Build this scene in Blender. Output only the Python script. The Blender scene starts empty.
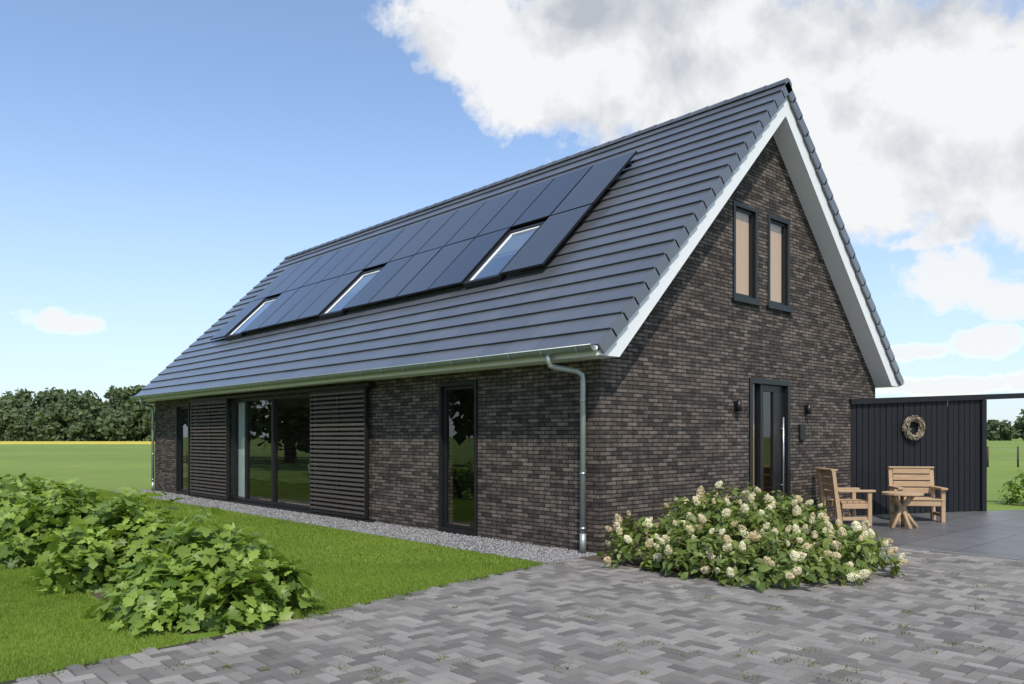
import bpy, math, random
import numpy as np
from mathutils import Vector, Matrix
random.seed(7); rng=np.random.default_rng(11)
scene=bpy.context.scene
COL=scene.collection
# ---------------------------------------------------------------- frame of the place
CX,CY,CZ=-8.168,-7.090,1.6
F=np.array([.6783,.7348]); R=np.array([.7348,-.6783])
def c2w(d,l): 
    return (CX+d*F[0]+l*R[0], CY+d*F[1]+l*R[1])
W=8.8; L=17.36; EO=.45; GO=.36
# ---------------------------------------------------------------- node helpers
def newmat(name):
    m=bpy.data.materials.new(name); m.use_nodes=True
    nt=m.node_tree; nt.nodes.clear()
    out=nt.nodes.new('ShaderNodeOutputMaterial')
    return m,nt,out
def N(nt,t,**kw):
    n=nt.nodes.new(t)
    for k,v in kw.items(): setattr(n,k,v)
    return n
def setin(nt,sock,v):
    if hasattr(v,'is_linked') or isinstance(v,bpy.types.NodeSocket): nt.links.new(v,sock)
    else: sock.default_value=v
def math_(nt,op,a,b=0.0,clamp=False):
    n=N(nt,'ShaderNodeMath',operation=op,use_clamp=clamp); setin(nt,n.inputs[0],a); setin(nt,n.inputs[1],b); return n.outputs[0]
def mix(nt,f,a,b,blend='MIX'):
    n=N(nt,'ShaderNodeMix',data_type='RGBA',blend_type=blend)
    setin(nt,n.inputs[0],f)
    for s,v in ((n.inputs[6],a),(n.inputs[7],b)):
        if isinstance(v,tuple): s.default_value=(v[0],v[1],v[2],1)
        else: nt.links.new(v,s)
    return n.outputs[2]
def noise(nt,vec,scale,detail=4,rough=.55,dist=0):
    n=N(nt,'ShaderNodeTexNoise'); n.inputs['Scale'].default_value=scale; n.inputs['Detail'].default_value=detail
    n.inputs['Roughness'].default_value=rough; n.inputs['Distortion'].default_value=dist
    if vec is not None: nt.links.new(vec,n.inputs['Vector'])
    return n.outputs['Fac']
def ramp(nt,f,lo,hi):
    n=N(nt,'ShaderNodeMapRange',interpolation_type='SMOOTHSTEP'); setin(nt,n.inputs[0],f)
    n.inputs[1].default_value=lo; n.inputs[2].default_value=hi; return n.outputs[0]
def objco(nt): return N(nt,'ShaderNodeNewGeometry').outputs['Position']
def principled(nt,out,col,rough=.6,metal=0,spec=.5,bump=None,bstr=.3,bdist=.01,coat=0):
    p=N(nt,'ShaderNodeBsdfPrincipled')
    if isinstance(col,tuple): p.inputs['Base Color'].default_value=(*col[:3],1)
    else: nt.links.new(col,p.inputs['Base Color'])
    setin(nt,p.inputs['Roughness'],rough); p.inputs['Metallic'].default_value=metal
    p.inputs['Specular IOR Level'].default_value=spec; p.inputs['Coat Weight'].default_value=coat; p.inputs['Coat Roughness'].default_value=.22
    if bump is not None:
        b=N(nt,'ShaderNodeBump'); b.inputs['Strength'].default_value=bstr; b.inputs['Distance'].default_value=bdist
        nt.links.new(bump,b.inputs['Height']); nt.links.new(b.outputs[0],p.inputs['Normal'])
    nt.links.new(p.outputs[0],out.inputs[0]); return p
def simple(name,col,rough=.6,metal=0,var=.15,scale=8,spec=.5,bstr=.15,coat=0):
    m,nt,out=newmat(name); co=objco(nt); n=noise(nt,co,scale,4)
    c=mix(nt,n,tuple(x*(1-var) for x in col),tuple(min(1,x*(1+var)) for x in col))
    rr=math_(nt,'MULTIPLY_ADD',n,.15); rr.node.inputs[2].default_value=max(0,rough-.07)
    principled(nt,out,c,rr,metal,spec,noise(nt,co,scale*12,2),bstr,.003,coat); return m
def attr(nt,name='rnd'):
    return N(nt,'ShaderNodeAttribute',attribute_name=name).outputs['Fac']
# ---------------------------------------------------------------- materials
def brickmat():
    m,nt,out=newmat('dark_brick'); co=objco(nt)
    s=N(nt,'ShaderNodeSeparateXYZ'); nt.links.new(co,s.inputs[0])
    u=math_(nt,'ADD',s.outputs[0],s.outputs[1])
    wob=noise(nt,co,2.5,2); v=math_(nt,'MULTIPLY_ADD',wob,.006); nt.links.new(s.outputs[2],v.node.inputs[2])
    cb=N(nt,'ShaderNodeCombineXYZ'); nt.links.new(u,cb.inputs[0]); nt.links.new(v,cb.inputs[1])
    def bt(c1,c2,mo,bias,sh=0):
        b=N(nt,'ShaderNodeTexBrick'); nt.links.new(cb.outputs[0],b.inputs['Vector'])
        b.offset=.5; b.offset_frequency=2; b.squash=1
        b.inputs['Color1'].default_value=(*c1,1); b.inputs['Color2'].default_value=(*c2,1); b.inputs['Mortar'].default_value=(*mo,1)
        b.inputs['Scale'].default_value=1; b.inputs['Mortar Size'].default_value=.008; b.inputs['Mortar Smooth'].default_value=.25
        b.inputs['Bias'].default_value=bias; b.inputs['Brick Width'].default_value=.235; b.inputs['Row Height'].default_value=.0585
        return b
    b1=bt((.050,.044,.040),(.170,.144,.124),(.020,.018,.017),-.1)
    n1=noise(nt,co,1.1,4); n2=noise(nt,co,45,4,.7); n3=noise(nt,co,9,3)
    c=mix(nt,.5,b1.outputs['Color'],mix(nt,ramp(nt,n3,.35,.65),(.52,.51,.50),(1.6,1.50,1.40)),'MULTIPLY')
    c=mix(nt,.6,c,mix(nt,n2,(.35,.35,.36),(1.7,1.67,1.63)),'MULTIPLY')
    c=mix(nt,.3,c,mix(nt,ramp(nt,n1,.3,.7),(.65,.65,.65),(1.35,1.33,1.30)),'MULTIPLY')
    h=math_(nt,'MULTIPLY_ADD',b1.outputs['Fac'],-1.0); nt.links.new(math_(nt,'MULTIPLY',n2,.7),h.node.inputs[2])
    principled(nt,out,c,.85,0,.22,h,.9,.012); return m
M_brick=brickmat()
def tilemat():
    m,nt,out=newmat('roof_tile_glazed'); co=objco(nt); a=attr(nt)
    c=mix(nt,a,(.085,.090,.102),(.108,.114,.127)); n=noise(nt,co,3,4)
    c=mix(nt,.3,c,mix(nt,n,(.6,.6,.6),(1.4,1.4,1.35)),'MULTIPLY')
    r=math_(nt,'MULTIPLY_ADD',a,.06); r.node.inputs[2].default_value=.30
    principled(nt,out,c,r,0,1.0,noise(nt,co,14,2),.06,.004,.5); return m
M_tile=tilemat()
M_under=simple('roof_membrane',(.012,.012,.014),.8)
M_white=simple('white_painted_trim',(.78,.79,.79),.45,var=.04)
M_cream=simple('cream_fascia',(.62,.62,.54),.5,var=.05)
M_zinc=simple('zinc_gutter',(.38,.42,.40),.42,.6,var=.12)
M_steel=simple('brushed_steel',(.55,.56,.57),.3,.9,var=.05)
M_black=simple('black_frame',(.011,.011,.012),.4,var=.2)
M_blackwood=simple('black_stained_wood',(.011,.012,.015),.6,var=.55,scale=14,spec=.3)
M_panelframe=simple('panel_frame_black',(.018,.018,.020),.35,.4)
M_louvre=simple('louvre_wood',(.088,.074,.064),.6,var=.35,scale=10)
M_plaster=simple('interior_plaster',(.26,.24,.22),.9,var=.03)
M_floor=simple('interior_floor',(.28,.22,.16),.4,var=.1)
M_blind=simple('beige_blind',(.62,.42,.26),.8,var=.08)
M_chairw=simple('white_plastic',(.75,.75,.72),.4,var=.03)
M_soil=simple('soil',(.085,.062,.044),.95,var=.5,scale=9,bstr=.9)
M_bark=simple('bark',(.07,.052,.04),.9,var=.4,scale=6,bstr=.8)
def woodmat():
    m,nt,out=newmat('weathered_teak'); tc=N(nt,'ShaderNodeTexCoord').outputs['Object']
    mp=N(nt,'ShaderNodeMapping'); mp.inputs['Scale'].default_value=(3,30,30); nt.links.new(tc,mp.inputs[0])
    n=noise(nt,mp.outputs[0],1.2,5,.6,.6); a=noise(nt,tc,3,3)
    c=mix(nt,n,(.30,.19,.11),(.56,.40,.25)); c=mix(nt,.4,c,mix(nt,a,(.7,.7,.7),(1.3,1.3,1.3)),'MULTIPLY')
    principled(nt,out,c,.7,0,.3,n,.4,.004); return m
M_wood=woodmat()
def pvmat():
    m,nt,out=newmat('solar_cells'); a=attr(nt); co=objco(nt)
    c=mix(nt,a,(.024,.026,.036),(.050,.051,.056))
    r=math_(nt,'MULTIPLY_ADD',a,.08); r.node.inputs[2].default_value=.20
    principled(nt,out,c,r,0,1.0,None,coat=.5); return m
M_pv=pvmat()
def glassmat(name,tint,add):
    m,nt,out=newmat(name)
    t=N(nt,'ShaderNodeBsdfTransparent'); t.inputs[0].default_value=(*tint,1)
    g=N(nt,'ShaderNodeBsdfGlossy'); g.inputs['Roughness'].default_value=.01; g.inputs[0].default_value=(.9,.93,.95,1)
    co=objco(nt); b=N(nt,'ShaderNodeBump'); b.inputs['Strength'].default_value=.04; b.inputs['Distance'].default_value=.02
    nt.links.new(noise(nt,co,1.2,1),b.inputs['Height']); nt.links.new(b.outputs[0],g.inputs['Normal'])
    f=N(nt,'ShaderNodeLayerWeight'); f.inputs[0].default_value=.5
    k=math_(nt,'ADD',math_(nt,'MULTIPLY',math_(nt,'POWER',f.outputs['Facing'],4.0),.9),add+.07,True)
    s=N(nt,'ShaderNodeMixShader'); nt.links.new(k,s.inputs[0]); nt.links.new(t.outputs[0],s.inputs[1]); nt.links.new(g.outputs[0],s.inputs[2])
    nt.links.new(s.outputs[0],out.inputs[0]); return m
M_glass=glassmat('window_glass',(.82,.84,.82),.03)
M_clear=glassmat('gable_glass',(.92,.92,.90),.0)
M_skyglass=glassmat('skylight_glass',(.5,.53,.55),.38)
def leafmat(name,c1,c2,trans=.3,rough=.5,haze=None):
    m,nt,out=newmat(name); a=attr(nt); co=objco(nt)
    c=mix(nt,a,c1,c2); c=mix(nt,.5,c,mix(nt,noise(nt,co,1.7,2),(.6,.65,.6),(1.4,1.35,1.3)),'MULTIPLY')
    p=N(nt,'ShaderNodeBsdfPrincipled'); nt.links.new(c,p.inputs['Base Color']); p.inputs['Roughness'].default_value=rough; p.inputs['Specular IOR Level'].default_value=.35
    t=N(nt,'ShaderNodeBsdfTranslucent'); nt.links.new(mix(nt,1.0,c,(1.5,1.45,.7),'MULTIPLY'),t.inputs[0])
    s=N(nt,'ShaderNodeMixShader'); s.inputs[0].default_value=trans
    nt.links.new(p.outputs[0],s.inputs[1]); nt.links.new(t.outputs[0],s.inputs[2]); nt.links.new(s.outputs[0],out.inputs[0]); return m
M_oakleaf=leafmat('oakleaf_leaves',(.080,.145,.026),(.32,.44,.085),.38,.42)
M_hydleaf=leafmat('hydrangea_leaves',(.070,.115,.028),(.24,.30,.075),.35,.45)
M_flower=leafmat('hydrangea_florets',(.60,.48,.30),(.84,.81,.62),.25,.7)
M_grass=leafmat('grass_blades',(.120,.19,.022),(.27,.36,.055),.38,.6)
M_moss=leafmat('joint_weeds',(.07,.12,.02),(.15,.21,.04),.2,.7)
M_treeleaf=leafmat('tree_leaves',(.035,.065,.018),(.085,.13,.03),.25,.6)
M_hazeleaf=leafmat('hazed_tree_leaves',(.075,.110,.062),(.145,.195,.095),.3,.8)  # distance haze is mixed into these paler leaf greens
M_twig=leafmat('wreath_twigs',(.20,.15,.10),(.50,.44,.34),.05,.8)
def groundmat():
    m,nt,out=newmat('field_grass'); co=objco(nt)
    n1=noise(nt,co,.035,4,.6); n2=noise(nt,co,.6,5,.65); n3=noise(nt,co,25,2,.7)
    c=mix(nt,ramp(nt,n1,.3,.7),(.14,.215,.036),(.23,.31,.062)); c=mix(nt,ramp(nt,n2,.35,.7),c,(.18,.24,.065))
    c=mix(nt,.5,c,mix(nt,n3,(.5,.5,.5),(1.5,1.5,1.4)),'MULTIPLY')
    principled(nt,out,c,.9,0,.2,n3,.5,.05); return m
M_field=groundmat()
def lawnmat():
    m,nt,out=newmat('lawn_turf'); co=objco(nt)
    n2=noise(nt,co,1.1,4,.6); n3=noise(nt,co,60,3,.7)
    c=mix(nt,ramp(nt,n2,.3,.7),(.12,.20,.025),(.20,.28,.042))
    c=mix(nt,.7,c,mix(nt,n3,(.4,.4,.4),(1.6,1.6,1.5)),'MULTIPLY')
    principled(nt,out,c,.9,0,.2,n3,.7,.02); return m
M_lawn=lawnmat()
M_yellow=simple('flowering_crop',(.55,.46,.05),.9,var=.35,scale=.2)
def pavermat():
    m,nt,out=newmat('concrete_pavers'); co=objco(nt); a=attr(nt)
    c=mix(nt,a,(.135,.126,.117),(.290,.270,.250)); n=noise(nt,co,.5,4,.6); n2=noise(nt,co,90,3,.7); n3=noise(nt,co,7,3)
    c=mix(nt,.35,c,mix(nt,ramp(nt,n,.3,.7),(.7,.7,.71),(1.25,1.24,1.22)),'MULTIPLY')
    c=mix(nt,.4,c,mix(nt,n2,(.55,.55,.55),(1.45,1.45,1.45)),'MULTIPLY')
    c=mix(nt,.25,c,mix(nt,n3,(.6,.6,.6),(1.4,1.4,1.38)),'MULTIPLY')
    r=math_(nt,'MULTIPLY_ADD',n3,.2); r.node.inputs[2].default_value=.70
    principled(nt,out,c,r,0,.2,n2,.35,.003); return m
M_paver=pavermat()
def jointmat():
    m,nt,out=newmat('joint_sand'); co=objco(nt); n=noise(nt,co,.9,4,.7); n2=noise(nt,co,50,2)
    c=mix(nt,n2,(.030,.028,.025),(.075,.068,.058)); c=mix(nt,ramp(nt,n,.50,.64),c,(.055,.080,.020))
    principled(nt,out,c,.95,0,.2,n2,.6,.005); return m
M_joint=jointmat()
def slabmat():
    m,nt,out=newmat('terrace_slabs'); co=objco(nt)
    b=N(nt,'ShaderNodeTexBrick'); nt.links.new(co,b.inputs['Vector']); b.offset=0
    b.inputs['Color1'].default_value=(.105,.105,.107,1); b.inputs['Color2'].default_value=(.140,.140,.141,1); b.inputs['Mortar'].default_value=(.035,.035,.035,1)
    b.inputs['Scale'].default_value=1; b.inputs['Mortar Size'].default_value=.008; b.inputs['Brick Width'].default_value=.8; b.inputs['Row Height'].default_value=.8
    n=noise(nt,co,3,4); c=mix(nt,.5,b.outputs['Color'],mix(nt,n,(.7,.7,.7),(1.3,1.3,1.3)),'MULTIPLY')
    r=math_(nt,'MULTIPLY_ADD',n,.2); r.node.inputs[2].default_value=.34
    h=math_(nt,'MULTIPLY',b.outputs['Fac'],-1.0)
    principled(nt,out,c,r,0,.5,h,.6,.004); return m
M_slab=slabmat()
def gravelmat():
    m,nt,out=newmat('gravel_stones'); a=attr(nt); co=objco(nt)
    c=mix(nt,a,(.12,.12,.125),(.40,.39,.38)); c=mix(nt,.4,c,mix(nt,noise(nt,co,60,2),(.6,.6,.6),(1.3,1.3,1.3)),'MULTIPLY')
    principled(nt,out,c,.8,0,.3); return m
M_gravel=gravelmat()
M_gravelbed=simple('gravel_bed',(.15,.15,.15),.95,var=.6,scale=45,bstr=1.0)
# ---------------------------------------------------------------- mesh helpers
def link(ob,parent=None):
    COL.objects.link(ob)
    if parent is not None: ob.parent=parent
    return ob
def group(name,loc=(0,0,0),rz=0):
    e=bpy.data.objects.new(name,None); e.empty_display_size=.3; e.location=loc; e.rotation_euler=(0,0,rz); COL.objects.link(e); return e
def mesh(name,v,f,mat,parent=None,smooth=False):
    me=bpy.data.meshes.new(name); me.from_pydata([tuple(p) for p in v],[],f); me.materials.append(mat)
    me.polygons.foreach_set('use_smooth',[smooth]*len(me.polygons))
    me.update(); return link(bpy.data.objects.new(name,me),parent)
BF=[(0,3,2,1),(4,5,6,7),(0,1,5,4),(1,2,6,5),(2,3,7,6),(3,0,4,7)]
def box(name,x0,x1,y0,y1,z0,z1,mat,parent=None,bevel=0):
    v=[(x0,y0,z0),(x1,y0,z0),(x1,y1,z0),(x0,y1,z0),(x0,y0,z1),(x1,y0,z1),(x1,y1,z1),(x0,y1,z1)]
    o=mesh(name,v,BF,mat,parent)
    if bevel:
        b=o.modifiers.new('bevel','BEVEL'); b.width=bevel; b.segments=2
    return o
def tube(name,pts,rad,mat,parent=None,sides=10,cap=True):
    pts=[Vector(p) for p in pts]; n=len(pts)
    if not hasattr(rad,'__len__'): rad=[rad]*n
    v=[];f=[]
    ref=Vector((0.31,.17,.93)).normalized()
    for i,p in enumerate(pts):
        t=(pts[min(i+1,n-1)]-pts[max(i-1,0)]).normalized()
        a=t.cross(ref)
        if a.length<.15: a=t.cross(Vector((1,0,0)))
        a.normalize(); b=t.cross(a)
        for k in range(sides):
            an=2*math.pi*k/sides; v.append(p+(a*math.cos(an)+b*math.sin(an))*rad[i])
    for i in range(n-1):
        for k in range(sides):
            k2=(k+1)%sides; f.append((i*sides+k,i*sides+k2,(i+1)*sides+k2,(i+1)*sides+k))
    if cap: f.append(tuple(range(sides-1,-1,-1))); f.append(tuple((n-1)*sides+k for k in range(sides)))
    return mesh(name,v,f,mat,parent,True)
def npmesh(name,V,Fc,mat,parent=None,rnd=None,smooth=False):
    me=bpy.data.meshes.new(name); V=np.asarray(V,dtype=np.float32); Fc=np.asarray(Fc,dtype=np.int32)
    me.vertices.add(len(V)); me.vertices.foreach_set('co',V.ravel())
    me.loops.add(Fc.size); me.loops.foreach_set('vertex_index',Fc.ravel())
    me.polygons.add(len(Fc)); me.polygons.foreach_set('loop_start',np.arange(len(Fc),dtype=np.int32)*Fc.shape[1])
    me.materials.append(mat); me.update(calc_edges=True); me.validate()
    me.polygons.foreach_set('use_smooth',np.full(len(me.polygons),bool(smooth)))
    if rnd is not None:
        at=me.attributes.new('rnd','FLOAT','POINT'); at.data.foreach_set('value',np.asarray(rnd,dtype=np.float32))
    return link(bpy.data.objects.new(name,me),parent)
def scatter(name,tv,tf,P,Bx,By,Bz,S,mat,parent=None,rnd=None,smooth=False):
    tv=np.asarray(tv,float); tf=np.asarray(tf); n=len(P); k=len(tv)
    S=np.asarray(S,float)
    if S.ndim==1: S=np.repeat(S[:,None],3,1)
    V=P[:,None,:]+ (tv[None,:,0,None]*S[:,None,0,None])*Bx[:,None,:]+(tv[None,:,1,None]*S[:,None,1,None])*By[:,None,:]+(tv[None,:,2,None]*S[:,None,2,None])*Bz[:,None,:]
    Fc=tf[None]+(np.arange(n)*k)[:,None,None]
    if rnd is None: rnd=rng.random(n)
    return npmesh(name,V.reshape(-1,3),Fc.reshape(-1,tf.shape[1]),mat,parent,np.repeat(rnd,k),smooth)
def norm(a): return a/np.maximum(np.linalg.norm(a,axis=-1,keepdims=True),1e-9)
def basis(D,Nn):
    By=norm(D); Bz=norm(Nn-(Nn*By).sum(1,keepdims=True)*By); Bx=np.cross(By,Bz); return Bx,By,Bz
def rdir(n): return norm(rng.normal(size=(n,3)))
# ---------------------------------------------------------------- ground
def sheet(name,pts,z,mat,parent=None):
    return mesh(name,[(x,y,z) for x,y in pts],[tuple(range(len(pts)))],mat,parent)
n=64; sheet('ground',[(4000*math.cos(2*math.pi*i/n),4000*math.sin(2*math.pi*i/n)) for i in range(n)],0,M_field)
EDGE=[(-1.09,-.03),(-2.7,-.28),(-4.47,-.63),(-7.12,-1.04),(-16,-2.5),(-30,-4.8)]
def yedge(x):
    xs=[e[0] for e in EDGE][::-1]; ys=[e[1] for e in EDGE][::-1]
    return np.interp(x,xs,ys)
sheet('lawn',[(-1.09,24)]+EDGE+[(-30,24)],.004,M_lawn)
sheet('planting_bed_soil',[(-4.75,-.62),(-5.2,-.70),(-5.75,-.60),(-5.9,0),(-5.85,2),(-5.8,18),(-4.8,18)],.008,M_soil)
sheet('flower_crop_field',[c2w(170,-240),c2w(290,-420),c2w(290,10),c2w(170,10)],.03,M_yellow)
# gravel
g=group('gravel_strip')
sheet('gravel_bed',[(-1.09,-.03),(.0,-.03),(.0,18.2),(-1.09,18.2)],.006,M_gravelbed,g)
oc=np.array([(1,0,0),(-1,0,0),(0,1,0),(0,-1,0),(0,0,1),(0,0,-1)],float)
of=[(0,2,4),(2,1,4),(1,3,4),(3,0,4),(2,0,5),(1,2,5),(3,1,5),(0,3,5)]
n1=14000; y=rng.random(n1)**1.4*18; P=np.stack([-rng.random(n1)*1.09,y,np.full(n1,.012)],1); 
Bx,By,Bz=basis(rdir(n1),rdir(n1)); scatter('gravel_stones',oc,of,P,Bx,By,Bz,rng.uniform(.008,.019,(n1,3)),M_gravel,g)
# paving
g=group('brick_paving')
sheet('paving_bed',[(-1.09,-.034),(3.64,-.034),(3.64,-22),(-30,-22)]+[(e[0],e[1]-.004) for e in EDGE[::-1][:-1]],.004,M_joint,g)
u=.105; V=[];Fc=[];rn=[]; j=.0038; b=.006; zt=.015
for ix in range(int(-17/u),int(3.64/u)):
    for iy in range(int(-15/u),0):
        mm=(ix-iy)%4
        if mm==0: x0,y0,x1,y1=ix,iy,ix+2,iy+1
        elif mm==3: x0,y0,x1,y1=ix,iy,ix+1,iy+2
        else: continue
        x0*=u;x1*=u;y0*=u;y1*=u; x1=min(x1,3.57); y1=min(y1,-.03)
        if y1-y0<.03 or x1-x0<.03: continue
        cx=(x0+x1)/2; cy=(y0+y1)/2
        if cx<-1.09 and cy>yedge(cx)-.05: continue
        x0+=j;y0+=j;x1-=j;y1-=j; z=zt+random.uniform(-.0014,.0014); tx=random.uniform(-.0018,.0018)
        k=len(V)
        V+=[(x0,y0,.003),(x1,y0,.003),(x1,y1,.003),(x0,y1,.003),(x0+b,y0+b,z),(x1-b,y0+b,z+tx),(x1-b,y1-b,z+tx),(x0+b,y1-b,z)]
        Fc+=[(k+4,k+5,k+6,k+7),(k,k+1,k+5,k+4),(k+1,k+2,k+6,k+5),(k+2,k+3,k+7,k+6),(k+3,k,k+4,k+7)]
        rn+=[random.random()]*8
npmesh('pavers',V,Fc,M_paver,g,rn)
sheet('terrace_paving',[(3.64,0),(7.6,0),(16,-4.0),(16,-14),(3.64,-14)],.018,M_slab)
box('terrace_edging',3.58,3.64,-14,-.02,0,.024,simple('edging_concrete',(.20,.20,.20),.8))
# weeds in joints
nb=3600; cl=[]
for _ in range(150):
    d=random.uniform(5,13); l=random.uniform(-.5,.6)*d; x,yy=c2w(d,l)
    if x<3.4 and yy<yedge(min(x,-1.09))-.1 and yy<-.3: cl.append((x,yy,random.uniform(.03,.13)))
for t in range(60):
    x=random.uniform(-9,-1.1); cl.append((x,float(yedge(x))-.07,.09))
cl=np.array(cl); idx=rng.integers(0,len(cl),nb)
P=np.stack([cl[idx,0]+rng.normal(size=nb)*cl[idx,2]*.6,cl[idx,1]+rng.normal(size=nb)*cl[idx,2]*.6,np.full(nb,.012)],1)
D=norm(np.stack([rng.normal(size=nb)*.8,rng.normal(size=nb)*.8,np.ones(nb)],1)); Bx,By,Bz=basis(D,rdir(nb))
bt=[(-.5,0,0),(.5,0,0),(.2,1,0),(-.2,1,0)]; bf=[(0,1,2,3)]
scatter('paving_weeds',bt,bf,P,Bx,By,Bz,np.stack([rng.uniform(.004,.01,nb),rng.uniform(.01,.03,nb),np.ones(nb)],1),M_moss)
# lawn blades
def blades(n,x0,x1,y0,y1,h,w,clip=None):
    x=rng.uniform(x0,x1,n); y=rng.uniform(y0,y1,n); ye=yedge(x)
    wv=.07*np.sin(y*3.1)+.04*np.sin(y*7.7)
    ok=(y>ye-.02)&~((x>-5.80+wv)&(x<-4.80+wv))
    rx=x-CX; ry=y-CY; dep=rx*F[0]+ry*F[1]; lat=rx*R[0]+ry*R[1]
    ok&=(dep>3)&(lat>-.75*dep)
    if clip: ok&=clip(dep)
    x=x[ok];y=y[ok];k=len(x)
    P=np.stack([x,y,np.full(k,.0)],1); D=norm(np.stack([rng.normal(size=k)*.45,rng.normal(size=k)*.45,np.ones(k)],1)); Bx,By,Bz=basis(D,rdir(k))
    cl=np.sin(x*1.3+np.sin(y*.9))*np.cos(y*1.1+x*.4)*.15
    return P,Bx,By,Bz,np.stack([rng.uniform(.7,1.3,k)*w,rng.uniform(.6,1.3,k)*h,np.ones(k)],1),np.clip(rng.random(k)*.8+.1+cl,0,1)
parts=[blades(300000,-9,-1.09,-1.6,4,.034,.0048,lambda d:d<10),blades(200000,-8,-1.09,0,14,.036,.009,lambda d:(d>=10)&(d<17)),blades(100000,-8,-1.09,6,24,.040,.018,lambda d:d>=17)]
cat=[np.concatenate([p[i] for p in parts]) for i in range(6)]
scatter('lawn_grass',bt,bf,*cat[:5],M_grass,None,cat[5])
# ---------------------------------------------------------------- house
H=group('brick_house')
def clip(poly,a,b,c): # keep a*x+b*z<=c
    out=[]
    for i in range(len(poly)):
        p=poly[i];q=poly[(i+1)%len(poly)]; dp=a*p[0]+b*p[1]-c; dq=a*q[0]+b*q[1]-c
        if dp<=1e-9: out.append(p)
        if (dp<-1e-9 and dq>1e-9) or (dp>1e-9 and dq<-1e-9):
            t=dp/(dp-dq); out.append((p[0]+t*(q[0]-p[0]),p[1]+t*(q[1]-p[1])))
    return out
def wall(name,plane,p0,p1,z0,z1,d0,d1,ops,mat,cons=()):
    ps=sorted({p0,p1,*[o[0] for o in ops],*[o[1] for o in ops]}); zs=sorted({z0,z1,*[o[2] for o in ops],*[o[3] for o in ops]})
    V=[];Fc=[]
    def put(pts): 
        k=len(V); V.extend(pts); Fc.append(tuple(range(k,k+len(pts))))
    def co(p,z,d): return (d,p,z) if plane=='x' else (p,d,z)
    for i in range(len(ps)-1):
        for q in range(len(zs)-1):
            a,b,c,d=ps[i],ps[i+1],zs[q],zs[q+1]; mp=(a+b)/2; mz=(c+d)/2
            if any(o[0]<mp<o[1] and o[2]<mz<o[3] for o in ops): continue
            poly=[(a,c),(b,c),(b,d),(a,d)]
            for cc in cons: poly=clip(poly,*cc)
            if len(poly)<3: continue
            put([co(x,z,d0) for x,z in poly]); put([co(x,z,d1) for x,z in poly])
    for o in ops:
        a,b,c,d=o
        put([co(a,c,d0),co(a,d,d0),co(a,d,d1),co(a,c,d1)]); put([co(b,c,d0),co(b,d,d0),co(b,d,d1),co(b,c,d1)])
        put([co(a,d,d0),co(b,d,d0),co(b,d,d1),co(a,d,d1)]); put([co(a,c,d0),co(b,c,d0),co(b,c,d1),co(a,c,d1)])
    return mesh(name,V,Fc,mat,H)
ZI=2.66   # soffit line z = x+ZI
opsL=[(2.56,3.55,.06,2.50),(7.71,11.91,.06,2.52),(14.63,15.6,.06,2.50)]
opsG=[(3.83,5.11,.04,2.57),(3.30,4.05,3.88,5.47),(4.40,5.15,3.88,5.47)]
wall('wall_long','x',0,L,-.1,2.7,0,.28,opsL,M_brick)
wall('wall_gable','y',0,W,-.1,7.1,0,.28,opsG,M_brick,[(-1,1,ZI+.03),(1,1,W+ZI+.03)])
wall('wall_gable_far','y',0,W,-.1,7.1,L,L-.28,[],M_brick,[(-1,1,ZI+.03),(1,1,W+ZI+.03)])
wall('wall_rear','x',0,L,-.1,2.7,W,W-.28,[(8.5,16.5,.06,2.4)],M_brick)
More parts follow.
